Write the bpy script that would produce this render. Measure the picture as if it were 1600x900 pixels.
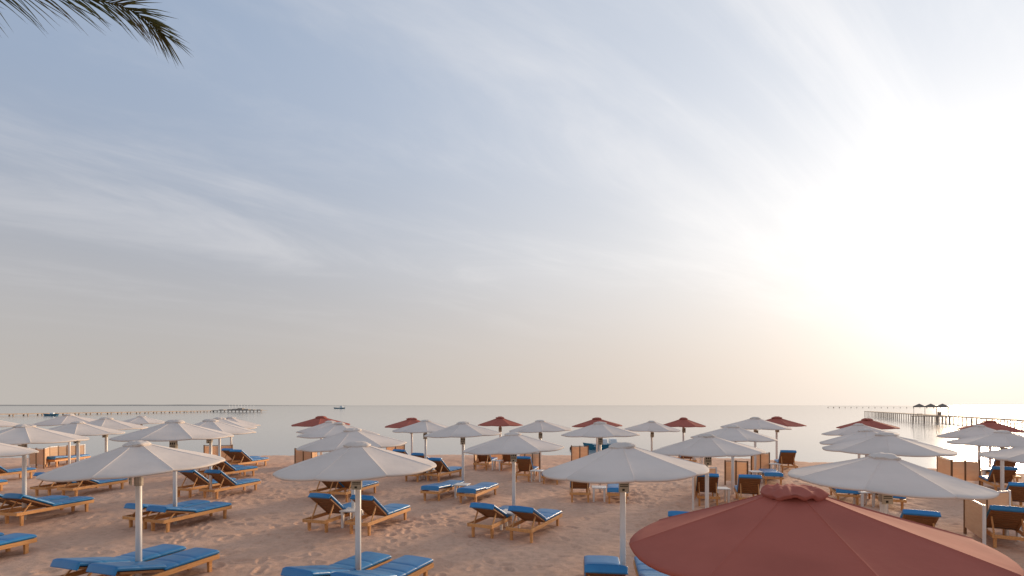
import bpy, bmesh, math, random
import numpy as np
from mathutils import Vector, Matrix
random.seed(7); rng = np.random.default_rng(7)
for o in list(bpy.data.objects): bpy.data.objects.remove(o, do_unlink=True)
scn = bpy.context.scene
C = scn.collection
R = math.radians

# ------------------------------------------------------------------ camera
F = 800.0            # focal length in pixels of the 1600 px wide photograph
H = 3.2              # eye height
HOR = 633.0          # horizon row
cam_d = bpy.data.cameras.new('camera'); cam = bpy.data.objects.new('camera', cam_d); C.objects.link(cam)
cam.location = (0, 0, H); cam.rotation_euler = (R(90), 0, 0)
cam_d.sensor_width = 36; cam_d.lens = 36 * F / 1600
cam_d.shift_y = (HOR - 450) / 1600
cam_d.clip_start = 0.05; cam_d.clip_end = 60000
scn.camera = cam

# ------------------------------------------------------------------ sky and sun
SUN_AZ, SUN_EL = 44.0, 9.5
w = bpy.data.worlds.new('World'); scn.world = w; w.use_nodes = True
nt = w.node_tree; nt.nodes.clear()
def N(t, **k):
    n = nt.nodes.new(t)
    for a, b in k.items(): setattr(n, a, b)
    return n
def lk(a, b): nt.links.new(a, b)
def math_(op, a, b=None, c=None):
    n = N('ShaderNodeMath', operation=op)
    for i, v in enumerate((a, b, c)):
        if v is None: continue
        if isinstance(v, (int, float)): n.inputs[i].default_value = v
        else: lk(v, n.inputs[i])
    return n.outputs[0]
def smooth(x, a, b, lo=0.0, hi=1.0):
    n = N('ShaderNodeMapRange', interpolation_type='SMOOTHSTEP')
    lk(x, n.inputs['Value'])
    for k, v in (('From Min', a), ('From Max', b), ('To Min', lo), ('To Max', hi)): n.inputs[k].default_value = v
    return n.outputs[0]
def mixc(fac, a, b, bt='MIX'):
    n = N('ShaderNodeMix', data_type='RGBA', blend_type=bt)
    if isinstance(fac, (int, float)): n.inputs[0].default_value = fac
    else: lk(fac, n.inputs[0])
    for s, v in ((6, a), (7, b)):
        if isinstance(v, tuple): n.inputs[s].default_value = v + (1,)
        else: lk(v, n.inputs[s])
    return n.outputs[2]
sky = N('ShaderNodeTexSky', sky_type='NISHITA')
sky.sun_disc = False; sky.sun_elevation = R(SUN_EL); sky.sun_rotation = R(SUN_AZ)
sky.altitude = 0; sky.air_density = 1.0; sky.dust_density = 5.0; sky.ozone_density = 1.6
tc = N('ShaderNodeTexCoord')
nrm = N('ShaderNodeVectorMath', operation='NORMALIZE'); lk(tc.outputs['Generated'], nrm.inputs[0])
sep = N('ShaderNodeSeparateXYZ'); lk(nrm.outputs[0], sep.inputs[0])
el = sep.outputs[2]
# thin high cirrus on a flat layer, its streaks running towards the sun's side
den = math_('ADD', math_('MAXIMUM', el, 0.0), 0.12)
px_ = math_('DIVIDE', sep.outputs[0], den); py_ = math_('DIVIDE', sep.outputs[1], den)
ca, sa = math.cos(R(52)), math.sin(R(52))
u_ = math_('ADD', math_('MULTIPLY', px_, sa), math_('MULTIPLY', py_, ca))
v_ = math_('SUBTRACT', math_('MULTIPLY', px_, ca), math_('MULTIPLY', py_, sa))
def cloud_noise(su, sv, off, detail, rough, dist):
    cb = N('ShaderNodeCombineXYZ')
    lk(math_('MULTIPLY', u_, su), cb.inputs[0]); lk(math_('MULTIPLY', v_, sv), cb.inputs[1]); cb.inputs[2].default_value = off
    n = N('ShaderNodeTexNoise', noise_dimensions='3D'); lk(cb.outputs[0], n.inputs['Vector'])
    n.inputs['Scale'].default_value = 1.0; n.inputs['Detail'].default_value = detail
    n.inputs['Roughness'].default_value = rough; n.inputs['Distortion'].default_value = dist
    return n.outputs[0]
streak = smooth(cloud_noise(0.24, 0.95, 5.3, 7, 0.60, 0.8), 0.48, 0.80)
wisp = smooth(cloud_noise(0.7, 1.5, 8.4, 8, 0.62, 0.6), 0.46, 0.80)
veil = smooth(cloud_noise(0.16, 0.30, 1.7, 4, 0.5, 0.2), 0.35, 0.75)
cl = math_('ADD', math_('MULTIPLY', streak, 0.62), math_('ADD', math_('MULTIPLY', wisp, 0.34), math_('MULTIPLY', veil, 0.24)))
cl = math_('MULTIPLY', cl, smooth(el, 0.07, 0.28))
SKY_K = 0.022
skyc = mixc(1.0, sky.outputs[0], (SKY_K, SKY_K, SKY_K), 'MULTIPLY')
# dusty air: lifts and greys the clear-sky colour, most near the horizon
hz = smooth(el, 0.0, 0.6, 0.93, 0.84)
sund = Vector((math.sin(R(SUN_AZ)) * math.cos(R(SUN_EL)), math.cos(R(SUN_AZ)) * math.cos(R(SUN_EL)), math.sin(R(SUN_EL))))
dt = N('ShaderNodeVectorMath', operation='DOT_PRODUCT'); lk(nrm.outputs[0], dt.inputs[0]); dt.inputs[1].default_value = sund
cosg = math_('MAXIMUM', dt.outputs['Value'], 0.0)
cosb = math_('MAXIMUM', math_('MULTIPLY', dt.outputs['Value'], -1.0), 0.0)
# forward glow of the haze, wide and narrow, and its weaker return away from the sun
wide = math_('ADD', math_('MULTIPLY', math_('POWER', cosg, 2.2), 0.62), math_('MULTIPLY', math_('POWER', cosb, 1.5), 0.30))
core = math_('ADD', math_('MULTIPLY', math_('POWER', cosg, 16.0), 0.28), math_('MULTIPLY', math_('POWER', cosg, 90.0), 0.25))
clear = mixc(smooth(el, -0.02, 0.55), (0.535, 0.495, 0.455), (0.325, 0.43, 0.605))
glow = mixc(smooth(el, 0.0, 0.30), (0.76, 0.60, 0.475), (1.0, 0.945, 0.87))
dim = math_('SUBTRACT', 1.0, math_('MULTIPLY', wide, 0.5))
def scaled(col, f):
    n = N('ShaderNodeVectorMath', operation='SCALE')
    if isinstance(col, tuple): n.inputs[0].default_value = col
    else: lk(col, n.inputs[0])
    lk(f, n.inputs['Scale']); return n.outputs[0]
def addv(a_, b_):
    n = N('ShaderNodeVectorMath', operation='ADD'); lk(a_, n.inputs[0]); lk(b_, n.inputs[1]); return n.outputs[0]
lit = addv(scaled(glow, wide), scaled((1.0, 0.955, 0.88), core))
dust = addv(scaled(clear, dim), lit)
base = mixc(hz, skyc, dust)
cloudcol = addv(scaled((0.74, 0.73, 0.745), dim), lit)
full = mixc(cl, base, cloudcol)
bg = N('ShaderNodeBackground'); bg.inputs['Strength'].default_value = 1.0
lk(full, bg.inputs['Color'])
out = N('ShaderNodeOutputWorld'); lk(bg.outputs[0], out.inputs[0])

sl = bpy.data.lights.new('sun', 'SUN'); so = bpy.data.objects.new('sun', sl); C.objects.link(so)
sl.energy = 4.2; sl.angle = R(8); sl.color = (1.0, 0.74, 0.50)
so.rotation_euler = (-sund).to_track_quat('-Z', 'Y').to_euler()
so.location = (30, 30, 30)
scn.view_settings.view_transform = 'Standard'; scn.view_settings.look = 'None'
scn.view_settings.exposure = 0.06; scn.view_settings.gamma = 1.0; scn.view_settings.use_curve_mapping = False

# ------------------------------------------------------------------ materials
def mat(name, col, rough=0.7, spec=0.5, var=0.0, vscale=6.0, bump=0.0, bscale=60.0, transl=0.0, stretch=None, col2=None):
    m = bpy.data.materials.new(name); m.use_nodes = True
    t = m.node_tree; b = t.nodes['Principled BSDF']
    b.inputs['Roughness'].default_value = rough
    b.inputs['Specular IOR Level'].default_value = spec
    tcn = t.nodes.new('ShaderNodeTexCoord'); vec = tcn.outputs['Object']
    if stretch:
        mp = t.nodes.new('ShaderNodeMapping'); mp.inputs['Scale'].default_value = stretch
        t.links.new(vec, mp.inputs[0]); vec = mp.outputs[0]
    oi = t.nodes.new('ShaderNodeObjectInfo')
    n = t.nodes.new('ShaderNodeTexNoise'); n.inputs['Scale'].default_value = vscale; n.inputs['Detail'].default_value = 5
    ad = t.nodes.new('ShaderNodeVectorMath'); ad.operation = 'ADD'
    t.links.new(vec, ad.inputs[0]); t.links.new(oi.outputs['Random'], ad.inputs[1]); t.links.new(ad.outputs[0], n.inputs['Vector'])
    mx = t.nodes.new('ShaderNodeMix'); mx.data_type = 'RGBA'
    c2 = col2 if col2 else tuple(c * (1 - var) for c in col)
    mx.inputs[6].default_value = col + (1,); mx.inputs[7].default_value = c2 + (1,)
    mr = t.nodes.new('ShaderNodeMapRange'); mr.inputs[1].default_value = 0.35; mr.inputs[2].default_value = 0.7
    t.links.new(n.outputs[0], mr.inputs[0]); rv = t.nodes.new('ShaderNodeMath'); rv.operation = 'MULTIPLY_ADD'; rv.use_clamp = True; rv.inputs[1].default_value = 0.7; t.links.new(oi.outputs['Random'], rv.inputs[0])
    sb = t.nodes.new('ShaderNodeMath'); sb.operation = 'SUBTRACT'; sb.inputs[1].default_value = 0.35; t.links.new(mr.outputs[0], sb.inputs[0]); t.links.new(sb.outputs[0], rv.inputs[2]); t.links.new(rv.outputs[0], mx.inputs[0])
    t.links.new(mx.outputs[2], b.inputs['Base Color'])
    if bump:
        n2 = t.nodes.new('ShaderNodeTexNoise'); n2.inputs['Scale'].default_value = bscale; n2.inputs['Detail'].default_value = 4
        t.links.new(vec, n2.inputs['Vector'])
        bp = t.nodes.new('ShaderNodeBump'); bp.inputs['Strength'].default_value = bump; bp.inputs['Distance'].default_value = 0.02
        t.links.new(n2.outputs[0], bp.inputs['Height']); t.links.new(bp.outputs[0], b.inputs['Normal'])
    if transl:
        tr = t.nodes.new('ShaderNodeBsdfTranslucent'); t.links.new(mx.outputs[2], tr.inputs[0])
        ms = t.nodes.new('ShaderNodeMixShader'); ms.inputs[0].default_value = transl
        t.links.new(b.outputs[0], ms.inputs[1]); t.links.new(tr.outputs[0], ms.inputs[2])
        t.links.new(ms.outputs[0], t.nodes['Material Output'].inputs[0])
    return m
M = {
 'canvas': mat('white_canvas', (0.79, 0.70, 0.625), 0.85, 0.2, 0.14, 1.3, 0.35, 5, transl=0.20),
 'red': mat('terracotta_canvas', (0.43, 0.125, 0.09), 0.9, 0.15, 0.16, 2.0, 0.30, 6, transl=0.10),
 'pole': mat('white_pole_paint', (0.82, 0.785, 0.74), 0.4, 0.5, 0.12, 5, stretch=(4, 4, 0.5)),
 'collar': mat('collar_plastic', (0.42, 0.36, 0.29), 0.5, 0.4, 0.2, 20),
 'plate': mat('plate_cream', (0.52, 0.46, 0.34), 0.5, 0.4, 0.15, 15),
 'ink': mat('dark_ink', (0.035, 0.03, 0.02), 0.6, 0.3),
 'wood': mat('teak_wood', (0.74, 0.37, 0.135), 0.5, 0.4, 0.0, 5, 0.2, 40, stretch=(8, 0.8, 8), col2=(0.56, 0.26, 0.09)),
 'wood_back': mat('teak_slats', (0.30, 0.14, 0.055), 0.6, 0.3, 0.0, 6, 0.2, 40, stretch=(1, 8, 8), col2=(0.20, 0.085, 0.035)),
 'blue': mat('blue_vinyl', (0.011, 0.175, 0.43), 0.36, 0.6, 0.0, 5, 0.25, 7, col2=(0.017, 0.215, 0.48)),
 'table': mat('white_plastic', (0.78, 0.75, 0.71), 0.45, 0.5, 0.1, 6),
 'reed': mat('tan_screen_fabric', (0.88, 0.66, 0.46), 0.85, 0.2, 0.0, 4, 0.3, 90, transl=0.45, stretch=(1, 1, 6), col2=(0.82, 0.58, 0.38)),
 'brown': mat('brown_post', (0.22, 0.11, 0.05), 0.6, 0.3, 0.2, 10),
 'pier': mat('weathered_hazed_timber', (0.48, 0.37, 0.28), 0.85, 0.2, 0.3, 1.5),  # timber colour lightened to stand in for haze over the piers
 'hut': mat('weathered_hut_boards', (0.36, 0.32, 0.28), 0.8, 0.2, 0.3, 0.6),
 'roof': mat('grey_shade_cloth', (0.22, 0.18, 0.15), 0.8, 0.2, 0.2, 1),
 'hull': mat('turquoise_hull_paint', (0.02, 0.17, 0.27), 0.35, 0.5, 0.2, 3),
 'hullw': mat('white_boat_paint', (0.70, 0.74, 0.76), 0.4, 0.5, 0.1, 3),
 'buoy': mat('dark_buoy_plastic', (0.05, 0.035, 0.03), 0.5, 0.4),
 'leaf': mat('palm_leaf', (0.075, 0.085, 0.03), 0.55, 0.35, 0.0, 3, transl=0.15, col2=(0.13, 0.085, 0.035)),
 'bark': mat('palm_bark', (0.17, 0.12, 0.08), 0.9, 0.1, 0.5, 6, 0.6, 20),
 'land': mat('far_land', (0.20, 0.19, 0.18), 0.9, 0.1, 0.2, 0.01),
}

# ------------------------------------------------------------------ helpers
def mesh_obj(name, verts, faces, m, parent=None, smooth_=False):
    me = bpy.data.meshes.new(name); me.from_pydata([tuple(v) for v in verts], [], faces); me.update()
    if smooth_: me.polygons.foreach_set('use_smooth', [True] * len(me.polygons))
    me.materials.append(M[m] if isinstance(m, str) else m)
    o = bpy.data.objects.new(name, me); C.objects.link(o); o.parent = parent
    return o
class MB:
    def __init__(s): s.v = []; s.f = []
    def box(s, c, d, mtx=None, taper=1.0):
        n = len(s.v)
        for dz in (-1, 1):
            k = taper if dz < 0 else 1.0
            for dx, dy in ((-1, -1), (1, -1), (1, 1), (-1, 1)):
                p = Vector((c[0] + dx * d[0] / 2 * k, c[1] + dy * d[1] / 2 * k, c[2] + dz * d[2] / 2))
                s.v.append(mtx @ p if mtx else p)
        s.f += [(n+3, n+2, n+1, n), (n+4, n+5, n+6, n+7)] + [(n+i, n+(i+1) % 4, n+4+(i+1) % 4, n+4+i) for i in range(4)]
        return s
    def bar(s, a, b, wd, th):
        a = Vector(a); b = Vector(b); d = b - a
        q = d.to_track_quat('Z', 'Y').to_matrix().to_4x4(); q.translation = (a + b) / 2
        return s.box((0, 0, 0), (wd, th, d.length), q)
    def cyl(s, c, r0, r1, z0, z1, n=16, cap=True):
        k = len(s.v)
        for z, r in ((z0, r0), (z1, r1)):
            for i in range(n):
                a = 2 * math.pi * i / n; s.v.append(Vector((c[0] + r * math.cos(a), c[1] + r * math.sin(a), z)))
        s.f += [(k+i, k+(i+1) % n, k+n+(i+1) % n, k+n+i) for i in range(n)]
        if cap: s.f += [tuple(k+n+i for i in range(n)), tuple(k+n-1-i for i in range(n))]
        return s
    def build(s, name, m, parent=None, smooth_=False, bevel=0.0):
        o = mesh_obj(name, s.v, s.f, m, parent, smooth_)
        if bevel:
            bm = bmesh.new(); bm.from_mesh(o.data)
            bmesh.ops.bevel(bm, geom=bm.edges[:], offset=bevel, segments=2, affect='EDGES', profile=0.6)
            bm.to_mesh(o.data); bm.free()
        return o
def empty(name, loc=(0, 0, 0), rz=0.0):
    o = bpy.data.objects.new(name, None); C.objects.link(o); o.location = loc; o.rotation_euler = (0, 0, rz); o.empty_display_size = 0.2
    return o
def tag(o, label=None, cat=None, group=None, kind=None):
    if label: o['label'] = label
    if cat: o['category'] = cat
    if group: o['group'] = group
    if kind: o['kind'] = kind
    return o
def copy_tree(o, parent=None):
    c = o.copy(); C.objects.link(c); c.parent = parent
    for ch in o.children: copy_tree(ch, c)
    return c

# value noise used to shape the sand
def vnoise(x, y, seed):
    r = np.random.default_rng(seed); g = r.random((256, 256))
    xi = np.floor(x).astype(int); yi = np.floor(y).astype(int); fx = x - xi; fy = y - yi
    fx = fx * fx * (3 - 2 * fx); fy = fy * fy * (3 - 2 * fy)
    a = g[xi & 255, yi & 255]; b = g[(xi + 1) & 255, yi & 255]; c = g[xi & 255, (yi + 1) & 255]; d = g[(xi + 1) & 255, (yi + 1) & 255]
    return (a * (1 - fx) + b * fx) * (1 - fy) + (c * (1 - fx) + d * fx) * fy - 0.5
SEA_Z = -0.35
CX = np.array([-80, -28, -13, 0, 8.6, 15.8, 21, 30, 80.0]); CD = np.array([25, 27.6, 29, 29.6, 28.6, 25.6, 21.8, 17, 5.0])
def crest(X): return np.interp(X, CX, CD)
def g0(X, Y):
    X = np.asarray(X, float); Y = np.asarray(Y, float)
    dc = crest(X) + 0.8 * vnoise(X * 0.25 + 50, X * 0 + 3, 5) + 0.25 * vnoise(X * 1.1 + 50, X * 0 + 9, 6)
    up = 0.3 * np.clip((Y - 8) / np.maximum(dc - 8, 3), 0, 1)
    dn = np.maximum(0, Y - dc)
    return np.where(Y > dc, 0.3 - 0.02 * np.minimum(dn, 0.6) - 0.26 * np.maximum(dn - 0.6, 0), up).clip(-1.6, 1)
def ground(px, py):
    D = 15.0
    for _ in range(30):
        X = (px - 800) / F * D
        D = 0.5 * D + 0.5 * (H - float(g0(X, D))) * F / (py - HOR)
    return Vector(((px - 800) / F * D, D, float(g0((px - 800) / F * D, D))))
def gz(X, Y): return float(g0(X, Y))

# ------------------------------------------------------------------ setting: sand, sea, far land
rows = np.concatenate([[-25, -12, -4, 0, 2.5, 4.0, 5.0], 1 / np.linspace(1 / 5.8, 1 / 34.0, 560), [36, 40, 46]])
cols = np.concatenate([[-12, -6, -3, -1.9, -1.5], np.linspace(-1.25, 1.25, 820), [1.5, 1.9, 3, 6, 12]])
YY, UU = np.meshgrid(rows, cols, indexing='ij')
XX = UU * np.maximum(YY, 6.0)
ZZ = g0(XX, YY)
amp = np.clip((YY - 4) / 3, 0, 1)
ZZ = ZZ + amp * (0.05 * vnoise(XX / 2.6, YY / 2.6, 1) + 0.028 * vnoise(XX / 0.8 + 9, YY / 0.8, 2) + 0.03 * vnoise(XX / 0.34, YY / 0.34 + 5, 3) + 0.022 * vnoise(XX / 0.16, YY / 0.16, 4))
# footprints: pairs of small dents with a pushed-up edge
for _ in range(150):
    x0, y0 = rng.uniform(-14, 14), rng.uniform(8, 24); an = rng.uniform(0, 2 * math.pi)
    for k in range(int(rng.integers(6, 18))):
        sx = x0 + math.cos(an) * 0.62 * k + (-1) ** k * 0.10 * math.sin(an); sy = y0 + math.sin(an) * 0.62 * k - (-1) ** k * 0.10 * math.cos(an)
        an += rng.normal(0, 0.06)
        if not (7 < sy < 28): continue
        i0, i1 = np.searchsorted(rows, [sy - 0.4, sy + 0.4])
        if i1 <= i0: continue
        um = sx / max(sy, 6); j0, j1 = np.searchsorted(cols, [um - 0.4 / sy, um + 0.4 / sy])
        xs = XX[i0:i1, j0:j1] - sx; ys = YY[i0:i1, j0:j1] - sy
        a_ = xs * math.cos(an) + ys * math.sin(an); b_ = -xs * math.sin(an) + ys * math.cos(an)
        q = np.sqrt((a_ / 0.17) ** 2 + (b_ / 0.085) ** 2)
        ZZ[i0:i1, j0:j1] += -0.030 * np.exp(-q ** 4) + 0.012 * np.exp(-((q - 1.35) / 0.3) ** 2)
nr_, nc_ = XX.shape
verts = np.stack([XX, YY, ZZ], -1).reshape(-1, 3)
idx = np.arange(nr_ * nc_).reshape(nr_, nc_)
quads = np.stack([idx[:-1, :-1], idx[:-1, 1:], idx[1:, 1:], idx[1:, :-1]], -1).reshape(-1, 4)
me = bpy.data.meshes.new('sand'); me.vertices.add(len(verts)); me.vertices.foreach_set('co', verts.ravel())
me.loops.add(quads.size); me.loops.foreach_set('vertex_index', quads.ravel().astype(np.int32))
me.polygons.add(len(quads)); me.polygons.foreach_set('loop_start', np.arange(0, quads.size, 4, dtype=np.int32))
me.polygons.foreach_set('use_smooth', np.ones(len(quads), bool)); me.update(); me.validate()
sm = bpy.data.materials.new('beach_sand'); sm.use_nodes = True
t = sm.node_tree; b = t.nodes['Principled BSDF']; b.inputs['Roughness'].default_value = 0.95; b.inputs['Specular IOR Level'].default_value = 0.15
tcn = t.nodes.new('ShaderNodeTexCoord')
def tn(scale, detail=5, rough=0.6):
    n = t.nodes.new('ShaderNodeTexNoise'); n.inputs['Scale'].default_value = scale; n.inputs['Detail'].default_value = detail; n.inputs['Roughness'].default_value = rough
    t.links.new(tcn.outputs['Object'], n.inputs['Vector']); return n.outputs[0]
def tmr(x, a, b_):
    n = t.nodes.new('ShaderNodeMapRange'); n.inputs[1].default_value = a; n.inputs[2].default_value = b_; t.links.new(x, n.inputs[0]); return n.outputs[0]
def tmix(f, a, b_):
    n = t.nodes.new('ShaderNodeMix'); n.data_type = 'RGBA'; t.links.new(f, n.inputs[0])
    for s, v in ((6, a), (7, b_)):
        if isinstance(v, tuple): n.inputs[s].default_value = v + (1,)
        else: t.links.new(v, n.inputs[s])
    return n.outputs[2]
c1 = tmix(tmr(tn(0.5), 0.35, 0.65), (0.74, 0.47, 0.33), (0.67, 0.42, 0.29))
c1 = tmix(tmr(tn(7.0, 6, 0.7), 0.42, 0.72), c1, (0.55, 0.34, 0.235))
c1 = tmix(tmr(tn(38.0, 4, 0.7), 0.55, 0.75), c1, (0.74, 0.50, 0.37))
sx_ = t.nodes.new('ShaderNodeSeparateXYZ'); t.links.new(tcn.outputs['Object'], sx_.inputs[0])
wet = t.nodes.new('ShaderNodeMapRange'); wet.inputs[1].default_value = 0.02; wet.inputs[2].default_value = -0.22; t.links.new(sx_.outputs[2], wet.inputs[0])
c1 = tmix(wet.outputs[0], c1, (0.16, 0.10, 0.07))
t.links.new(c1, b.inputs['Base Color'])
bp = t.nodes.new('ShaderNodeBump'); bp.inputs['Strength'].default_value = 0.55; bp.inputs['Distance'].default_value = 0.03
t.links.new(tn(16, 6, 0.7), bp.inputs['Height']); t.links.new(bp.outputs[0], b.inputs['Normal'])
me.materials.append(sm)
sand = bpy.data.objects.new('sand', me); C.objects.link(sand); tag(sand, kind='structure')

# sea
wm = bpy.data.materials.new('sea_water'); wm.use_nodes = True
t = wm.node_tree; b = t.nodes['Principled BSDF']
b.inputs['Roughness'].default_value = 0.09; b.inputs['IOR'].default_value = 1.33
tcn = t.nodes.new('ShaderNodeTexCoord')
sx_ = t.nodes.new('ShaderNodeSeparateXYZ'); t.links.new(tcn.outputs['Object'], sx_.inputs[0])
far_dark = t.nodes.new('ShaderNodeMapRange'); far_dark.interpolation_type = 'SMOOTHSTEP'
far_dark.inputs[1].default_value = 500; far_dark.inputs[2].default_value = 1500; t.links.new(sx_.outputs[1], far_dark.inputs[0])
mx = t.nodes.new('ShaderNodeMix'); mx.data_type = 'RGBA'; t.links.new(far_dark.outputs[0], mx.inputs[0])
mx.inputs[6].default_value = (0.40, 0.40, 0.385, 1); mx.inputs[7].default_value = (0.05, 0.08, 0.10, 1)  # far sea painted darker, standing in for ripples that reflect higher sky
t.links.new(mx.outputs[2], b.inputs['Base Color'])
mp = t.nodes.new('ShaderNodeMapping'); mp.inputs['Scale'].default_value = (0.5, 1.3, 1); t.links.new(tcn.outputs['Object'], mp.inputs[0])
n1 = t.nodes.new('ShaderNodeTexNoise'); n1.inputs['Scale'].default_value = 1.2; n1.inputs['Detail'].default_value = 4; t.links.new(mp.outputs[0], n1.inputs['Vector'])
bp = t.nodes.new('ShaderNodeBump'); bp.inputs['Strength'].default_value = 0.10; bp.inputs['Distance'].default_value = 0.10
t.links.new(n1.outputs[0], bp.inputs['Height']); t.links.new(bp.outputs[0], b.inputs['Normal'])
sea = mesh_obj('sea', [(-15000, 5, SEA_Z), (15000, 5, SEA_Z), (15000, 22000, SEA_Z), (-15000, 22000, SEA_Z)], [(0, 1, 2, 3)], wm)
tag(sea, kind='structure')
# low far shore on the left part of the horizon
lv, lf = [], []
for i in range(60):
    x = -5200 + i * 62; hgt = 9 * (0.55 + 0.9 * abs(float(vnoise(np.array([i * 0.31]), np.array([0.5]), 11)[0]))) * min(1, (59 - i) / 22 + 0.02)
    lv += [(x, 4600, SEA_Z - 1), (x, 4640, hgt), (x, 4760, hgt * 0.9), (x, 4800, SEA_Z - 1)]
for i in range(59):
    for k in range(3): lf.append((4*i+k, 4*(i+1)+k, 4*(i+1)+k+1, 4*i+k+1))
land = mesh_obj('far_shore', lv, lf, 'land'); tag(land, kind='structure')

# ------------------------------------------------------------------ parasols
RAD = 1.36
HALF = math.pi / 8
def panel_mesh(name, m):
    us = [-1, -0.975, -0.94, -0.75, -0.45, -0.15, 0.15, 0.45, 0.75, 0.94, 0.975, 1]; nphi, nr = len(us) - 1, 16; v = []; f = []
    for i in range(nphi + 1):
        ph = HALF * us[i]
        prof = []
        for j in range(nr + 1):
            p = 0.05 + 0.95 * j / nr
            wgt = 1 - 0.35 * max(0, min(1, (p - 0.8) / 0.2)) ** 2
            pe = p * (1 + wgt * (math.cos(ph) / math.cos(HALF) - 1))
            sag = -0.022 * math.cos(ph / HALF * math.pi / 2) * math.sin(math.pi * min(1, p))
            if i in (0, nphi): sag += 0.012
            elif i in (2, nphi - 2): sag -= 0.006
            prof.append((p, (1 - pe) * (1 - 0.05 * math.sin(math.pi * p)) + sag))
        ze = prof[-1][1]
        prof += [(1.008, ze - 0.025), (1.011, ze - 0.06), (1.004, ze - 0.095), (0.98, ze - 0.10)]
        for p, z in prof: v.append((p * math.cos(ph), p * math.sin(ph), z))
    n = nr + 5
    for i in range(nphi):
        for j in range(n - 1): f.append((i*n+j, i*n+j+1, (i+1)*n+j+1, (i+1)*n+j))
    me = bpy.data.meshes.new(name); me.from_pydata(v, [], f); me.update()
    me.polygons.foreach_set('use_smooth', [True] * len(me.polygons)); me.materials.append(M[m]); return me
def cap_mesh(name, m, seed, amp_, r=0.165, hh=0.075, fine=0.45):
    rr = np.random.default_rng(seed); na, nr = 72, 14; v = [(0, 0, hh)]; f = []
    ph = rr.uniform(0, 6.28, 6); ox, oy = rr.uniform(0, 50, 2)
    for j in range(1, nr + 1):
        p = j / nr
        for i in range(na):
            a = 2 * math.pi * i / na
            wv = sum(math.sin(k * a + ph[k % 6] + p * 1.5) / (k ** 0.8) for k in (2, 3, 5, 7))
            rad = r * p * (1 + 0.09 * wv * p)
            x, y = rad * math.cos(a), rad * math.sin(a)
            n1 = float(vnoise(np.array([x / r * 1.6 + ox]), np.array([y / r * 4.2 + oy]), 60)[0]); n2 = float(vnoise(np.array([x / r * 5 + oy]), np.array([y / r * 9.0 + ox]), 61)[0])
            fold = (0.5 - abs(n1) * 2) * 1.1 + (0.5 - abs(n2) * 2) * fine
            z = hh * (1 - p ** 2.2) + amp_ * (0.45 * wv * p ** 1.5 + fold * min(1, p * 1.6))
            v.append((x, y, z))
    for i in range(na):
        x, y, z = v[1 + (nr - 1) * na + i]; v.append((x * 0.92, y * 0.92, z - 0.035))
    f += [(0, 1 + i, 1 + (i + 1) % na) for i in range(na)]
    for j in range(nr):
        for i in range(na):
            a = 1 + j * na + i; b_ = 1 + j * na + (i + 1) % na; f.append((a, a + na, b_ + na, b_))
    me = bpy.data.meshes.new(name); me.from_pydata(v, [], f); me.update()
    me.polygons.foreach_set('use_smooth', [True] * len(me.polygons)); me.materials.append(M[m]); return me
def torus_mesh(name, r, m):
    v, f = [], []; n, k = 64, 6
    for i in range(n):
        a = 2 * math.pi * i / n
        for j in range(k):
            b_ = 2 * math.pi * j / k; rr = 0.955 + r * math.cos(b_); v.append((rr * math.cos(a), rr * math.sin(a), -0.075 + r * math.sin(b_)))
    for i in range(n):
        for j in range(k): f.append((i*k+j, ((i+1) % n)*k+j, ((i+1) % n)*k+(j+1) % k, i*k+(j+1) % k))
    me = bpy.data.meshes.new(name); me.from_pydata(v, [], f); me.update(); me.materials.append(M[m]); return me
PM = {'canvas': panel_mesh('canopy_panel', 'canvas'), 'red': panel_mesh('canopy_panel', 'red')}
CM = {('canvas', k): cap_mesh('vent_cap', 'canvas', 20 + k, 0.022) for k in range(3)}
CM.update({('red', k): cap_mesh('vent_cap', 'red', 30 + k, 0.030, 0.20, 0.085) for k in range(3)})
HM = torus_mesh('canopy_hoop', 0.014, 'pole')
def digits(txt, size, m, parent, loc):
    cu = bpy.data.curves.new('number', 'FONT'); cu.body = txt; cu.size = size; cu.align_x = 'CENTER'; cu.align_y = 'CENTER'; cu.extrude = 0.001; cu.offset = 0.004
    tmp = bpy.data.objects.new('number_tmp', cu); C.objects.link(tmp)
    dg = bpy.context.evaluated_depsgraph_get(); me = bpy.data.meshes.new_from_object(tmp.evaluated_get(dg))
    bpy.data.objects.remove(tmp, do_unlink=True)
    me.materials.clear(); me.materials.append(M[m])
    o = bpy.data.objects.new('number', me); C.objects.link(o); o.parent = parent; o.location = loc; o.rotation_euler = (R(90), 0, 0)
    return o
num_i = 0
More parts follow.
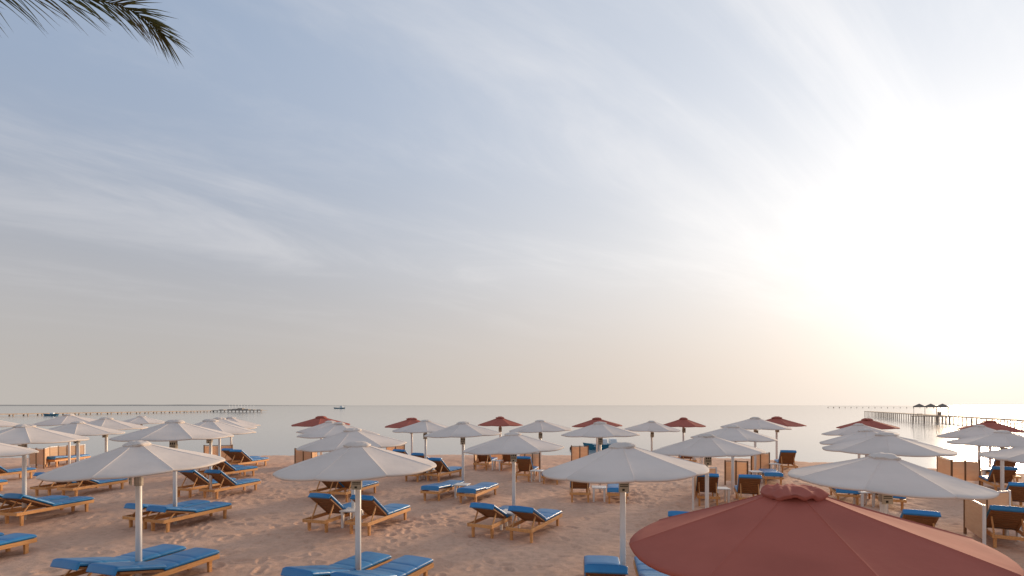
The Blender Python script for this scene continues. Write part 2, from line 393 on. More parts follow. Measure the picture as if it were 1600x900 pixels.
def parasol(loc, rim, h, rad, colour, roll=0.0, yaw=0.0, number=None, plate=True, plate_yaw=0.0, pole_r=0.05, az=0.0):
    global num_i; num_i += 1
    root = empty('parasol', loc)
    MB().cyl((0, 0), pole_r, pole_r * 0.96, -0.3, rim + h - 0.02, 18).build('pole', 'pole', root, True)
    MB().cyl((0, 0), pole_r * 1.35, pole_r * 1.35, rim - 0.30, rim - 0.16, 16).cyl((0, 0), pole_r * 1.2, pole_r * 1.2, rim - 0.155, rim - 0.06, 16).build('pole_collar', 'collar', root, False)
    hoop = bpy.data.objects.new('canopy_hoop', HM); C.objects.link(hoop); hoop.parent = root
    hoop.location = (0, 0, rim + 0.06); hoop.scale = (rad, rad, h)
    hoop.rotation_mode = 'QUATERNION'
    from mathutils import Quaternion
    q = Quaternion((math.sin(az), math.cos(az), 0), -roll) @ Quaternion((0, 0, 1), yaw)
    hoop.rotation_quaternion = q
    for k in range(8):
        p = bpy.data.objects.new('canopy_panel', PM[colour]); C.objects.link(p); p.parent = hoop; p.rotation_euler = (0, 0, k * math.pi / 4)
    cp = bpy.data.objects.new('vent_cap', CM[(colour, num_i % 3)]); C.objects.link(cp); cp.parent = hoop
    cp.location = (0, 0, 0.855); cp.rotation_euler = (0, 0, random.uniform(0, 6.28)); cp.scale = (1, 1, 0.9 / h)
    if plate:
        pl = MB().box((0, -0.012, 0), (0.17, 0.014, 0.25)).build('number_plate', 'plate', root, False)
        pl.location = (0.0 + (pole_r + .0) * math.sin(-plate_yaw) * -1, -(pole_r * 1.35 + 0.012) * math.cos(plate_yaw), rim - 0.20)
        pl.rotation_euler = (0, 0, plate_yaw)
        if plate_yaw: pl.location = (-0.11, -0.03, rim - 0.16)
        if number: digits(number, 0.085, 'ink', pl, (0, -0.022, 0.06))
        else: MB().box((-0.05, -0.021, 0.06), (0.03, 0.003, 0.055)).box((0.0, -0.021, 0.06), (0.03, 0.003, 0.055)).box((0.05, -0.021, 0.06), (0.03, 0.003, 0.055)).build('number', 'ink', pl)
        MB().box((0, -0.021, 0.0), (0.135, 0.003, 0.012)).box((0, -0.021, -0.028), (0.135, 0.003, 0.012)).build('printed_lines', 'ink', pl)
        MB().box((-0.01, -0.021, -0.085), (0.04, 0.003, 0.035)).build('printed_mark', 'ink', pl)
    return root
def place(xl, xr, yl, yr, yap, colour='canvas', D=None, rad=RAD, hmin=0.42, hmax=0.64, **kw):
    a, b_ = math.atan((xl - 800) / F), math.atan((xr - 800) / F)
    al = (b_ - a) / 2; th = (a + b_) / 2
    if D: L = D / math.cos(th); rad = L * math.sin(al)
    else: L = rad / math.sin(al)
    X, Dd = L * math.sin(th), L * math.cos(th); tl = L * math.cos(al)
    zl = H - (yl - HOR) * tl * math.cos(a) / F; zr = H - (yr - HOR) * tl * math.cos(b_) / F
    rim = (zl + zr) / 2
    h = min(hmax, max(hmin, H - (yap - HOR) * Dd / F - 0.07 - rim))
    roll = max(-0.055, min(0.055, math.atan2(zr - zl, 2 * rad)))
    gzz = gz(X, Dd)
    return parasol((X, Dd, gzz), rim - gzz, h, rad, colour, roll=roll, yaw=kw.pop('yaw', random.uniform(0, 0.78)), az=th, **kw), X, Dd
def half(xc, xt):   # the hidden tip mirrored about the pole
    c, t_ = math.atan((xc - 800) / F), math.atan((xt - 800) / F); m_ = 2 * c - t_
    return tuple(sorted((xt, 800 + F * math.tan(m_))))
WL = 'white round parasol on a white pole, number plate too small to read'
WG = 'white parasols on the beach'
def white(xl, xr, yl, yr, yap, label=WL, **kw):
    o, X, Dd = place(xl, xr, yl, yr, yap, 'canvas', **kw)
    tag(o, label, 'parasol', WG); return o, X, Dd
def red(xl, xr, yl, yr, yap, **kw):
    o, X, Dd = place(xl, xr, yl, yr, yap, 'red', hmin=0.40, **kw)
    tag(o, 'small terracotta red parasol in the row along the waterline', 'parasol', 'red parasols by the waterline'); return o, X, Dd
# nearest row
white(57, 351, 749, 720, 697, 'white parasol with dark-lettered plate hung on the side of its pole', D=8.95, yaw=0.58, plate_yaw=-0.75)
white(427, 681, 744, 729, 698, 'white parasol whose pole stands between two nearly flat blue loungers with slanting seams', D=8.75, yaw=0.21)
white(848, 1107, 742, 737, 694, 'white parasol with plate numbered 420 on its pole', D=8.5, yaw=0.30, number='420')
white(1232, 1560, 742, 775, 708, 'white parasol with plate numbered 410, overlapped by the big terracotta parasol', D=8.3, yaw=0.39, number='410')
# second row
white(171, 365, 688, 682, 662, 'white parasol on a tall pole rising behind two nearly flat loungers set edge to edge', yaw=0.45)
white(463.6, 635, 703.6, 693, 673, 'white parasol with small white table at its pole between two half raised loungers', yaw=0.40)
white(724.5, 881, 707, 700, 677, 'white parasol over two loungers and a white table in the open middle of the beach', yaw=0.1)
white(1019.6, 1196, 707, 708, 679, 'white parasol beside the L-shaped tan windbreak, its pole meeting the terracotta parasol edge', yaw=0.35)
white(1285.5, 1496, 702, 711, 681, 'white parasol just behind the one with plate 410', yaw=0.6)
# left group
white(*half(38, 139), 695, 687, 667, 'white parasol whose pole stands left of the long many-panelled windbreak'); white(-215, 60, 719, 707, 678, plate=False)
white(*half(-30, 35), 670, 665, 650, plate=False)
white(46, 166, 666, 660, 651); white(*half(122, 195), 681, 677, 663)
white(*half(166, 231), 673, 669, 656); white(*half(221, 263), 663, 661, 650)
white(*half(329, 400), 679, 676, 660); white(*half(343, 401), 672, 669, 657); white(*half(361, 407), 667, 665, 653)
# middle
white(*half(516, 463), 676, 674, 657); white(*half(530, 464), 683, 680, 662)
white(*half(665, 613.4), 675, 673, 656); white(662.8, 783.5, 682.5, 678, 659, 'white parasol over two flat loungers with a white table at its pole')
white(796, 893, 675, 672, 656, 'white parasol whose pole stands by a white table and a tan windbreak')
white(877, 999.3, 681, 680, 660, 'white parasol in front of the turquoise boat'); white(975, 1063, 672, 674, 657, 'white parasol between two red ones, right of the turquoise boat')
white(1079.4, 1214.5, 684, 689, 667, 'white parasol whose pole stands before the lone two-panel windbreak')
white(*half(1180, 1237), 668, 671, 655, 'white parasol overlapping a red one, behind the lone two-panel windbreak')
# right group
white(1283.8, 1405, 679, 680, 664); white(1281, 1434, 694, 691, 672)
white(*half(1530, 1464), 682, 688, 663); white(*half(1566, 1480), 692, 700, 673); white(1530, 1850, 709, 745, 684, plate=False)
# red ones along the water
red(*half(502, 455.5), 666, 664, 654, D=25.5); red(*half(643.5, 601.5), 668, 667, 655, D=26); red(746.7, 816.5, 665, 665, 653, D=27)
red(893.8, 972.3, 667, 666, 653, D=27); red(1033.6, 1103, 666, 667, 654, D=27); red(*half(1213.5, 1260), 665, 666, 652, D=26)
red(1306.6, 1406, 669, 670, 656, D=24); red(*half(1547, 1602), 671, 675, 659, D=23.8)
# the big one in front
o, X, Dd = place(985, 1598, 852, 903, 757, 'red', rad=1.5, yaw=0.28, hmax=0.66)
o.children[2].rotation_mode = 'QUATERNION'
cpm = cap_mesh('vent_cap', 'red', 81, 0.045, 0.195, 0.08, 0.15)
for ch in o.children_recursive:
    if ch.name.startswith('vent_cap'): ch.data = cpm; ch.rotation_euler = (0, 0, 0.9)
tag(o, 'large terracotta red parasol with crumpled vent cap, biggest on the beach', 'parasol')

# ------------------------------------------------------------------ loungers
def pad(L, W, th, creases=(), nx=14, ny=36, seed=0, dip=0.012):
    xs = [W / 2 * math.sin(math.pi / 2 * (2 * i / nx - 1)) for i in range(nx + 1)]
    ys = sorted(set([round(L / 2 * math.sin(math.pi / 2 * (2 * j / ny - 1)), 5) for j in range(ny + 1)] + [round(c + d, 5) for c in creases for d in (-0.022, 0, 0.022)]))
    v, top, bot = [], {}, {}
    r_ = np.random.default_rng(seed)
    for i, x in enumerate(xs):
        for j, y in enumerate(ys):
            fx = max(0, 1 - abs(2 * x / W) ** 12); fy = max(0, 1 - abs(2 * y / L) ** 30); k = (fx * fy) ** 0.42
            edge = i in (0, nx) or j in (0, len(ys) - 1)
            puff = 0.012 * (1 - (2 * x / W) ** 2) + 0.006 * float(vnoise(np.array([x * 6 + seed]), np.array([y * 5.0]), 40 + seed)[0])
            for c in creases:
                puff -= dip * math.exp(-((y - c) / 0.022) ** 2)
            if edge: top[i, j] = bot[i, j] = len(v); v.append((x, y, 0))
            else:
                top[i, j] = len(v); v.append((x, y, th / 2 * k + puff * k)); bot[i, j] = len(v); v.append((x, y, -th / 2 * k))
    f = []
    for i in range(nx):
        for j in range(len(ys) - 1):
            f.append((top[i, j], top[i+1, j], top[i+1, j+1], top[i, j+1])); f.append((bot[i, j], bot[i, j+1], bot[i+1, j+1], bot[i+1, j]))
    return v, f
BL, BW = 1.96, 0.66
def lounger_proto(ang):
    a = R(ang); root = empty('sun_lounger', (0, 0, -50))
    for s in (-1, 1): MB().box((s * (BW / 2 - 0.02), 0, 0.295), (0.04, BL, 0.085)).build('side_rail', 'wood', root, bevel=0.006)
    for s in (-1, 1): MB().box((0, s * (BL / 2 - 0.022), 0.293), (BW - 0.083, 0.04, 0.075)).build('end_rail', 'wood', root, bevel=0.006)
    for sx in (-1, 1):
        for sy in (-1, 1): MB().box((sx * (BW / 2 - 0.075), sy * (BL / 2 - 0.16), 0.13), (0.062, 0.075, 0.31), taper=0.8).build('leg', 'wood', root, bevel=0.005)
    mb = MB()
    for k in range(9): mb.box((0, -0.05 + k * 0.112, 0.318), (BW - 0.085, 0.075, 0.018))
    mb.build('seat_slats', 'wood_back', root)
    hy, hz_ = -0.12, 0.335
    T = Matrix.Translation((0, hy, hz_)) @ Matrix.Rotation(-a, 4, 'X')
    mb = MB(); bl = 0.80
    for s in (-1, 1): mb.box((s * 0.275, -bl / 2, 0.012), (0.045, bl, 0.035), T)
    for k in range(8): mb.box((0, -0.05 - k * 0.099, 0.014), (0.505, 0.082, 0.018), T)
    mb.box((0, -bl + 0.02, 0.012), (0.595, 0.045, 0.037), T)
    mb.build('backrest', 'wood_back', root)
    if ang > 8:
        for s in (-1, 1):
            p = T @ Vector((s * 0.25, -0.52, -0.005)); fy = p.y - 0.10
            MB().bar(p, (s * 0.25, max(-0.9, fy - 0.12), 0.27), 0.03, 0.025).build('support_strut', 'wood', root)
    v, f = pad(1.11, 0.64, 0.085, (0.02, -0.30), seed=int(ang))
    o = mesh_obj('seat_cushion', v, f, 'blue', root, True); o.location = (0, 0.435, 0.375)
    v, f = pad(0.86, 0.64, 0.085, (-0.05,), seed=int(ang) + 3, ny=28)
    o = mesh_obj('back_cushion', v, f, 'blue', root, True); o.matrix_local = T @ Matrix.Translation((0, -0.415, 0.078))
    v, f = pad(0.12, 0.645, 0.05, (), seed=int(ang) + 5, ny=10)
    o = mesh_obj('cushion_flap', v, f, 'blue', root, True)
    o.matrix_local = T @ Matrix.Translation((0, -0.838, 0.040)) @ Matrix.Rotation(R(80), 4, 'X')
    return root
PROTO = {k: lounger_proto(min(k, 43)) for k in (3, 14, 26, 38, 50)}
used = set()
LBL = {3: 'flat wooden sun lounger with blue cushion', 14: 'wooden sun lounger, blue cushion, backrest barely raised', 26: 'wooden sun lounger, blue cushion, backrest raised a little',
       38: 'wooden sun lounger, blue cushion, backrest half raised', 50: 'wooden sun lounger, blue cushion, backrest raised steeply'}
def bed(head=None, ang=26, psi=18, label=None, foot=None, group=None):
    d = Vector((math.sin(R(psi)), math.cos(R(psi)), 0))
    if head is not None: c = Vector(head[:2]).to_3d() + d * (BL / 2 - 0.16)
    else: c = Vector(foot[:2]).to_3d() - d * (BL / 2)
    c.z = gz(c.x, c.y) - 0.015
    r = PROTO[ang] if ang not in used else copy_tree(PROTO[ang]); used.add(ang)
    r.location = c; r.rotation_euler = (0, 0, -R(psi + random.uniform(-1.5, 1.5)))
    tag(r, label or LBL[ang] + ', standing with others among the parasol poles', 'sun lounger', group or 'sun loungers on the sand')
    return r
def gb(px, py, ang, psi, label=None): return bed(head=ground(px, py), ang=ang, psi=psi, label=label)
# first row
bed(foot=(-5.92, 9.95), ang=14, psi=19, label='blue lounger in front of the pole with the side-hung plate')
bed(foot=(-6.72, 10.2), ang=14, psi=19, label='blue lounger behind the pole with the side-hung plate')
bed(foot=(-1.72, 9.45), ang=14, psi=24, label='nearly flat blue lounger in front of the pole beside its seamed twin')
bed(foot=(-2.55, 9.68), ang=14, psi=24, label='nearly flat blue lounger behind the pole beside its seamed twin')
bed(foot=(1.68, 9.5), ang=26, psi=9, label='blue lounger left of the pole with plate 420')
bed(foot=(2.58, 9.45), ang=14, psi=9, label='blue lounger right of the pole with plate 420, partly under the terracotta parasol')
bed(foot=(4.4, 13.0), ang=26, psi=20, label='blue lounger just past the edge of the terracotta parasol, head end hidden')
# left
f2 = ground(43, 864.7); bed(foot=(f2.x - 0.2, f2.y + 0.15), ang=14, psi=12); bed(foot=(f2.x - 1.05, f2.y + 0.3), ang=14, psi=12)
gb(23, 819, 26, 12); h_ = ground(23, 819); bed(head=(h_.x - 0.85, h_.y + 0.15), ang=26, psi=12)
f_ = ground(5, 766); bed(foot=(f_.x - .1, f_.y), ang=26, psi=10)
f_ = ground(54, 745); bed(foot=(f_.x - .2, f_.y), ang=38, psi=8)
gb(68, 775.5, 26, 9); gb(110, 777, 26, 9)
gb(80, 729, 3, 4, 'flat blue lounger alongside the long row of tan windbreak panels')
h_ = ground(250, 830.5); bed(head=(h_.x, h_.y), ang=14, psi=20); bed(head=(h_.x - 0.76, h_.y + 0.28), ang=14, psi=20)
gb(329, 779, 38, 18, 'half raised blue lounger beside the tall pole, right one of its pair'); gb(288, 777, 38, 18, 'half raised blue lounger just right of a tall white pole, left one of its pair')
gb(334, 752, 38, 22, 'half raised blue lounger in the middle pair below three close poles, right one'); gb(313, 750, 38, 22, 'half raised blue lounger in the middle pair below three close poles, left one')
gb(366, 734.5, 38, 17, 'half raised blue lounger right of three close poles, nearest the open shoreline'); gb(353, 732, 38, 17, 'half raised blue lounger mostly hidden behind three close poles')
# middle
gb(531, 783.5, 38, 17, 'half raised blue lounger tucked under the front parasol rim, right one'); gb(502, 783, 38, 17, 'half raised blue lounger tucked under the front parasol rim, left one')
gb(564, 835, 38, 18, 'half raised blue lounger right of the small white table and thin pole'); gb(497, 831, 38, 18, 'half raised blue lounger left of the small white table and thin pole')
f_ = ground(688, 728); bed(foot=(f_.x - .2, f_.y + .15), ang=26, psi=20); bed(foot=(f_.x - 1.15, f_.y + .35), ang=38, psi=20)
gb(677, 753, 38, 25, 'half raised blue lounger crossing behind the pole of the two flat loungers'); gb(643, 753, 14, 22, 'lounger whose frame end peeps out under a parasol rim beside a white table')
gb(675.5, 782.5, 3, 19, 'flat blue lounger left of a white table at a parasol pole'); gb(732, 787, 3, 19, 'flat blue lounger right of a white table at a parasol pole')
gb(752, 734.5, 50, 12, 'steeply raised blue lounger before a tan windbreak, left of a white table'); gb(792, 734.5, 50, 12, 'steeply raised blue lounger before a tan windbreak, right of a white table')
gb(816, 752.5, 50, 14, 'steeply raised blue lounger touching a parasol pole, tan windbreak behind it'); gb(860, 757, 3, 12, 'flat lounger half hidden by the rim of the parasol with plate 420')
gb(753, 838.5, 26, 26, 'blue lounger left of a white table, in the middle of the beach'); gb(815, 845.5, 26, 26, 'blue lounger right of a white table, in the middle of the beach')
gb(905.5, 784.5, 50, 8, 'steeply raised blue lounger under the left rim of the parasol with plate 420'); gb(964, 786, 3, 12, 'flat blue lounger directly behind plate 420')
gb(1106, 791, 50, 18, 'steeply raised blue lounger inside the corner of an L-shaped tan windbreak')
gb(1172, 794, 50, 20); gb(1208, 758.5, 3, 20); gb(1232, 739, 50, 20); gb(1076, 729, 50, 14)
# right
gb(1440, 868, 38, 27, 'raised blue lounger just beyond the right slope of the terracotta parasol')
gb(1392, 796, 3, 26); gb(1324, 788, 3, 26)
gb(1577, 859, 38, 33, 'raised blue lounger beside the folded tan windbreak with white feet')
gb(1603, 808, 38, 32); gb(1572, 773, 38, 30); gb(1574, 757, 50, 30)
for k, p in PROTO.items():
    if k not in used:
        for ch in list(p.children): bpy.data.objects.remove(ch)
        bpy.data.objects.remove(p)

# ------------------------------------------------------------------ side tables
def table_proto():
    root = empty('side_table', (0, 0, 0))
    MB().box((0, 0, 0.43), (0.46, 0.46, 0.035)).build('tabletop', 'table', root, bevel=0.012)
    for sx in (-1, 1):
        for sy in (-1, 1): MB().box((sx * 0.17, sy * 0.17, 0.2), (0.07, 0.07, 0.43), taper=0.8).build('leg', 'table', root, bevel=0.008)
    return root
tp = table_proto(); first = True
TL = ['between two half raised loungers at a thin pole', 'between the two loungers in the open middle of the beach', 'left of a half raised lounger, at a parasol rim', 'between two flat loungers', 'between two steeply raised loungers before a windbreak', 'at a pole beside a tan windbreak', 'behind the rim of the parasol with plate 420', 'right of the L-shaped windbreak', 'at a pole behind the lone two-panel windbreak', 'left of a steeply raised lounger by the water', 'right of a lone steeply raised lounger near the water', 'right of the three-panel boxed windbreak', 'right of the folded windbreak with white feet', 'behind plate 410']
for ti, (px, py, ps) in enumerate(((550, 823, 15), (797, 826, 25), (665, 750, 22), (722, 777, 18), (777, 734, 12), (839, 752, 12), (936, 782, 10), (1127, 784, 5), (1181, 754, 8), (1208, 740, 8), (1090, 728, 10), (1538, 750, 5), (1595, 842, 5), (1350, 790, 5))):
    r = tp if first else copy_tree(tp); first = False
    r.location = ground(px, py); r.rotation_euler = (0, 0, -R(ps + random.uniform(-8, 8)))
    tag(r, 'small square white side table ' + TL[ti], 'side table', 'white side tables')

# ------------------------------------------------------------------ windbreaks
def windbreak(pts, label, hgt=0.9, post='brown', feet=True):
    """panels run from point to point (ground positions); a post at every point"""
    c = sum((Vector(p) for p in pts), Vector((0, 0))) / len(pts)
    root = empty('windbreak', (c.x, c.y, gz(c.x, c.y)))
    for i, p in enumerate(pts):
        x, y = p[0] - c.x, p[1] - c.y
        MB().box((x, y, (hgt + 0.03) / 2 - 0.05), (0.045, 0.045, hgt + 0.13)).build('post', post if i in (0, len(pts) - 1) else 'brown', root)
        if i == len(pts) - 1: break
        q = pts[i + 1]; a = Vector((x, y)); b_ = Vector((q[0] - c.x, q[1] - c.y)); d = (b_ - a); ln = d.length; ang = math.atan2(d.y, d.x)
        m_ = (a + b_) / 2
        T = Matrix.Translation((m_.x, m_.y, 0)) @ Matrix.Rotation(ang, 4, 'Z')
        MB().box((0, 0, 0.14 + (hgt - 0.16) / 2), (ln - 0.055, 0.02, hgt - 0.18), T).build('panel', 'reed', root)
        MB().box((0, 0, hgt), (ln - 0.05, 0.035, 0.03), T).build('top_rail', post, root)
    return tag(root, label, 'windbreak', 'tan windbreak screens')
def wb(pxs, label, **k): return windbreak([tuple(ground(*p)[:2]) for p in pxs], label, **k)
wb([(1133, 757), (1150, 757.5), (1168, 759)], 'tan two-panel windbreak standing alone behind a parasol pole')
wb([(1174, 742), (1188, 741), (1202, 740)], 'tan two-panel windbreak near the water behind the lone two-panel one')
wb([(1083, 796), (1091, 771), (1119, 771)], 'L-shaped tan windbreak round a steeply raised lounger', post='pole')
wb([(46, 731), (57, 731), (69, 732), (77, 727.5), (91, 725.5), (105, 724), (119, 722.5), (132, 721)], 'long tan windbreak of many panels with white posts', post='pole')
wb([(319, 724), (343, 724), (363, 723)], 'tan windbreak behind three parasol poles close together')
wb([(461, 731), (474, 731), (487, 731), (495, 724)], 'tan folding windbreak on open sand near two red parasols')
wb([(741, 733), (748, 725), (764, 723.5), (786, 723.5)], 'tan windbreak behind two steeply raised loungers')
wb([(813, 728), (820, 741), (832, 741), (843, 741)], 'tan windbreak beside a pole with a white table at its foot')
wb([(893, 725.5), (906, 725.5), (919, 725)], 'tan windbreak right of the dark buoy, in front of the turquoise boat')
wb([(604, 720.5), (618, 725), (632, 723)], 'tan windbreak whose top shows above a white parasol, left of two poles')
wb([(1538, 856), (1508, 833), (1541, 824), (1577, 821)], 'folded tan windbreak with white feet beside a raised lounger', post='pole')
wb([(1465, 746), (1487, 757), (1508, 757.5), (1531, 758)], 'tan windbreak of three panels forming a box near the water')
wb([(1482, 733), (1502, 734), (1516, 732)], 'tan windbreak standing behind the boxed one, nearer the water')

# ------------------------------------------------------------------ piers, boats, buoy
def pier(p0, p1, deck, bay, width, label, post_w=0.115, thick=0.18):
    p0 = Vector(p0); p1 = Vector(p1); d = (p1 - p0); ln = d.length; d.normalize(); s = Vector((-d.y, d.x))
    root = empty('pier', (p0.x, p0.y, SEA_Z)); ang = math.atan2(d.y, d.x)
    T = Matrix.Rotation(ang, 4, 'Z')
    MB().box((ln / 2, 0, deck - thick / 2), (ln, width, thick), T).build('deck', 'pier', root)
    pm = MB().box((0, 0, (deck - 1.2) / 2 - 0.13), (post_w, post_w, deck + 1.0)).build('post', 'pier', root); first_ = True
    for k in range(int(ln / bay) + 1):
        for sd in (-1, 1):
            o = pm if first_ else pm.copy()
            if not first_: C.objects.link(o); o.parent = root
            first_ = False
            q = d * (k * bay + random.uniform(-.12, .12)) + s * sd * (width / 2 - 0.15); o.location = (q.x, q.y, 0); o.rotation_euler = (0, 0, ang)
    tag(root, label, 'pier'); return root, d, s
pier((58, 42), (123, 177), 1.46, 2.3, 2.2, 'dark timber pier on closely spaced posts with a shaded platform')
pier((-172, 120), (-156, 268), 0.75, 4.6, 2.0, 'long low timber pier reaching out from the far left shore', post_w=0.3, thick=0.32)
pier((395, 640), (500, 560), 1.5, 6.0, 3.0, 'faint distant pier on the horizon beyond the timber pier', post_w=0.5)
def shelter(c, ang, label):
    root = empty('pier_shelter', (c[0], c[1], SEA_Z + 1.47), ang)
    for k in range(3):
        x = -2.7 + 2.7 * k
        v = [(x - 1.5, -1.4, 2.0), (x + 1.5, -1.4, 2.0), (x + 1.5, 1.4, 2.0), (x - 1.5, 1.4, 2.0), (x, 0, 2.6), (x - 1.5, -1.4, 1.8), (x + 1.5, -1.4, 1.8), (x + 1.5, 1.4, 1.8), (x - 1.5, 1.4, 1.8)]
        mesh_obj('shade_roof', v, [(0, 1, 4), (1, 2, 4), (2, 3, 4), (3, 0, 4), (0, 5, 6, 1), (1, 6, 7, 2), (2, 7, 8, 3), (3, 8, 5, 0), (8, 7, 6, 5)], 'roof', root)
    for x in (-4.0, -1.35, 1.35, 4.0):
        for y in (-1.25, 1.25): MB().box((x, y, 0.97), (0.09, 0.09, 1.94)).build('post', 'pier', root)
    MB().box((-2.6, 0, 0.38), (1.3, 0.5, 0.08)).box((-3.1, 0, 0.17), (0.1, 0.45, 0.34)).box((-2.1, 0, 0.17), (0.1, 0.45, 0.34)).build('bench', 'pier', root)
    MB().box((2.0, 0, 0.42), (0.9, 0.5, 0.84)).build('counter', 'pier', root)
    MB().box((0, 0, -0.12), (9.4, 3.6, 0.2)).build('platform', 'pier', root)
    for x in (-4.3, -1.5, 1.5, 4.3):
        for y in (-1.6, 1.6): MB().box((x, y, -1.3), (0.2, 0.2, 2.2)).build('pile', 'pier', root)
    root.scale = (0.66, 0.66, 0.92)
    return tag(root, label, 'shelter')
shelter((83.0, 101.5), R(-38), 'three-peaked shade shelter standing on the timber pier')
# platform cluttered with huts at the end of the left pier
root = empty('pier_platform', (-143, 269, SEA_Z))
MB().box((0, 0, 0.72), (26, 6, 0.18)).build('deck', 'hut', root)
for k in range(14): MB().box((-12.3 + k * 1.9, -2.6, 0.1), (0.35, 0.35, 1.6)).build('post', 'pier', root)
for x, wd, hg in ((-9, 2.4, 0.35), (-5.0, 1.6, 0.5), (-2.2, 2.0, 0.7), (0.8, 2.4, 1.05), (4, 2.2, 0.6), (7.0, 1.2, 0.4), (10.5, 2.0, 0.35)):
    MB().box((x, 0, 0.9 + hg / 2), (wd, 3, hg)).build('hut', 'hut', root)
for k in range(9): MB().box((-5 + k * 1.6, -1, 2.4), (0.12, 0.12, 3.2)).build('mast', 'hullw', root)
tag(root, 'cluttered platform with huts and masts at the end of the long low pier', 'platform')
def boat(loc, L, W_, Hh, rz, label, cabin):
    root = empty('boat', (loc[0], loc[1], SEA_Z), rz)
    n = 13; v = []; f = []
    for i in range(n):
        s = i / (n - 1) * 2 - 1; w_ = W_ / 2 * (1 - max(0, -s) ** 2.6) * (1 - 0.25 * max(0, s) ** 3); sheer = Hh * (1 + 0.35 * s * s)
        x = s * L / 2; xb = x * 0.86 + 0.02
        v += [(x, -w_, sheer), (xb, -w_ * 0.6, -0.15), (xb, w_ * 0.6, -0.15), (x, w_, sheer), (x, w_ * 0.86, sheer - 0.02), (xb * 1.03, w_ * 0.55, 0.12), (xb * 1.03, -w_ * 0.55, 0.12), (x, -w_ * 0.86, sheer - 0.02)]
    for i in range(n - 1):
        for k in range(8): f.append((8*i+k, 8*i+(k+1) % 8, 8*(i+1)+(k+1) % 8, 8*(i+1)+k))
    f += [tuple(range(8)), tuple(8*(n-1)+7-k for k in range(8))]
    mesh_obj('hull', v, f, 'hull', root, False)
    for (x, y, z, dx, dy, dz) in cabin: MB().box((x, y, z), (dx, dy, dz), taper=1.15).build('seat_block' if dz < 0.5 * Hh + 0.3 else 'windshield', 'hullw', root, bevel=0.02)
    return tag(root, label, 'boat')
bx = (939 - 800) / F * 41
boat((bx, 41), 2.95, 1.2, 0.42, R(4), 'small turquoise boat with white fittings moored near the beach', [(0.15, 0, 0.62, 0.5, 0.7, 0.42), (0.95, 0, 0.60, 0.45, 0.7, 0.5), (-0.5, 0, 0.35, 0.3, 0.9, 0.12)])
boat((-174, 516), 11.5, 3.2, 0.9, R(6), 'lone boat with blue hull far out near the horizon', [(2.0, 0, 1.9, 2.6, 1.8, 1.7)])
boat((-155, 172), 4.4, 1.6, 0.55, R(10), 'blue boat moored alongside the long low pier', [(0.5, 0, 0.8, 0.9, 0.9, 0.4)])
v = []; b3 = MB()
prof = [(0.02, 0.0), (0.12, 0.03), (0.16, 0.14), (0.13, 0.26), (0.05, 0.34), (0.03, 0.42), (0.005, 0.44)]
n = 14
for r_, z in prof:
    for i in range(n): a = 2 * math.pi * i / n; b3.v.append(Vector((r_ * math.cos(a), r_ * math.sin(a), z - 0.08)))
for j in range(len(prof) - 1):
    for i in range(n): b3.f.append((j*n+i, j*n+(i+1) % n, (j+1)*n+(i+1) % n, (j+1)*n+i))
by = b3.build('buoy', 'buoy', None, True); by.location = ((893 - 800) / F * 41, 41, SEA_Z)
tag(by, 'small dark buoy floating left of the turquoise boat', 'buoy')

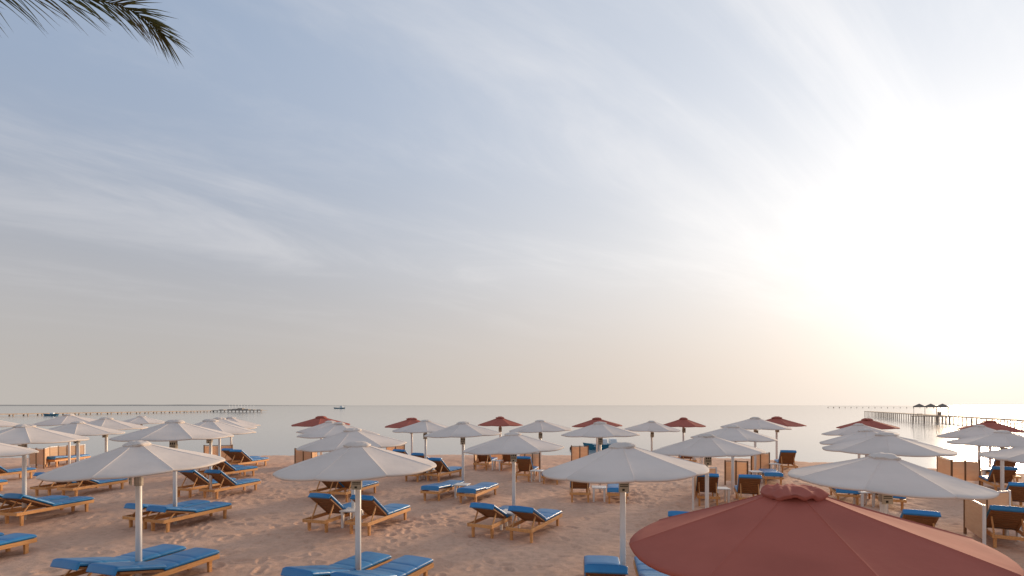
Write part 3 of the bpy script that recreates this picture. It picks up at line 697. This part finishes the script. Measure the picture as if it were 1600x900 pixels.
# ------------------------------------------------------------------ palm, its crown just outside the frame; one frond hangs in
palm = empty('palm_tree', (-7.6, 5.2, gz(-7.6, 5.2)))
tag(palm, 'date palm whose drooping frond hangs into the sky', 'palm tree')
tv, tf = [], []
for j in range(40):
    z = j / 39 * 7.1
    for i in range(16):
        a = 2 * math.pi * i / 16; r_ = (0.20 - 0.05 * j / 39) * (1 + 0.10 * ((j % 2) - 0.5) + 0.05 * math.sin(5 * a + j)); tv.append((r_ * math.cos(a) + 0.25 * (z / 7) ** 2, r_ * math.sin(a), z - 0.2))
for j in range(39):
    for i in range(16): tf.append((16*j+i, 16*j+(i+1) % 16, 16*(j+1)+(i+1) % 16, 16*(j+1)+i))
mesh_obj('trunk', tv, tf, 'bark', palm, False)
def frond(pts, seed, leaf_len, face=False, n=95):
    """pts: rachis polyline in metres relative to the palm's foot"""
    rr = random.Random(seed); P = [Vector(p) for p in pts]; v = []; f = []
    def at(s):
        x = s * (len(P) - 1); i = min(int(x), len(P) - 2); t_ = x - i
        p0, p1, p2, p3 = P[max(i-1, 0)], P[i], P[i+1], P[min(i+2, len(P)-1)]
        return 0.5 * ((2*p1) + (p2-p0)*t_ + (2*p0-5*p1+4*p2-p3)*t_*t_ + (3*p1-p0-3*p2+p3)*t_**3)
    prev = None
    for k in range(41):
        s = k / 40; p = at(s); t_ = (at(min(1, s + .01)) - at(max(0, s - .01))).normalized(); sd = t_.cross(Vector((0, 0, 1))).normalized(); up = sd.cross(t_)
        r_ = 0.022 * (1 - s) + 0.003; i = len(v)
        v += [p + sd * r_, p + up * r_, p - sd * r_, p - up * r_]
        if prev is not None: f += [(prev+q, prev+(q+1) % 4, i+(q+1) % 4, i+q) for q in range(4)]
        prev = i
    for k in range(n):
        s = 0.06 + 0.94 * k / (n - 1); p = at(s); t_ = (at(min(1, s + .01)) - at(max(0, s - .01))).normalized(); sd = t_.cross(Vector((0, 0, 1))).normalized(); up = sd.cross(t_)
        if face: sd, up = (up + sd * 0.35).normalized(), (sd - up * 0.35).normalized()
        for sg in (-1, 1):
            for rep in range(2 if not face else 1 + (k % 2)):
                L = leaf_len * (0.55 + 0.45 * math.sin(math.pi * min(1, 0.15 + s * 0.8))) * rr.uniform(0.8, 1.12)
                spread = rr.uniform(0.3, 0.7) * (1.15 - 0.55 * s)
                dr = (t_ * rr.uniform(0.75, 0.95) + sd * sg * spread + up * rr.uniform(-0.15, 0.3)).normalized()
                rr_d = rr.uniform(0.15, 0.5) if not face else rr.uniform(0.05, 0.25)
                w_ = rr.uniform(0.0042, 0.0072); wd = dr.cross(up).normalized() * w_; i = len(v)
                for q in range(4):
                    u = q / 3; c = p + dr * L * u + Vector((0, 0, -1)) * L * rr_d * u * u; ww = wd * (0.7 if q == 0 else (1.0 if q == 1 else (0.7 if q == 2 else 0.05)))
                    fold = up * 0.004 * (1 - u)
                    v += [c - ww + fold, c - fold, c + ww + fold]
                for q in range(3):
                    a = i + 3 * q; f += [(a, a+1, a+4, a+3), (a+1, a+2, a+5, a+4)]
    return mesh_obj('frond', v, f, 'leaf', palm, False)
base_ = Vector(palm.location)
Dp = 5.2
def at_px(px, py, D): return Vector(((px - 800) / F * D, D, H + (HOR - py) / F * D)) - base_
crown = Vector((0.25, 0, 6.9))
frond([crown, at_px(-170, -52, 5.2), at_px(-60, -26, 5.25), at_px(60, -10, 5.3), at_px(150, 0, 5.35), at_px(212, 20, 5.4), at_px(256, 55, 5.45)], 3, 0.50, face=True, n=78)
frond([crown, at_px(-230, -60, 4.9), at_px(-150, -40, 4.8), at_px(-85, -22, 4.7), at_px(-35, 4, 4.65)], 5, 0.5, face=True, n=70)
for k, az_ in enumerate((75, 95, 115, 135, 155, 172)):
    a = R(az_ + 90); d = Vector((math.cos(a), math.sin(a), 0)); up_ = 0.9 + 0.5 * (k % 3)
    if d.x > 0.3: d.x = 0.3
    frond([crown, crown + d * 0.8 + Vector((0, 0, up_ * 0.7)), crown + d * 1.7 + Vector((0, 0, up_)), crown + d * 2.6 + Vector((0, 0, up_ * 0.7)), crown + d * 3.2 + Vector((0, 0, up_ * 0.1))], 10 + k, 0.45, n=70)
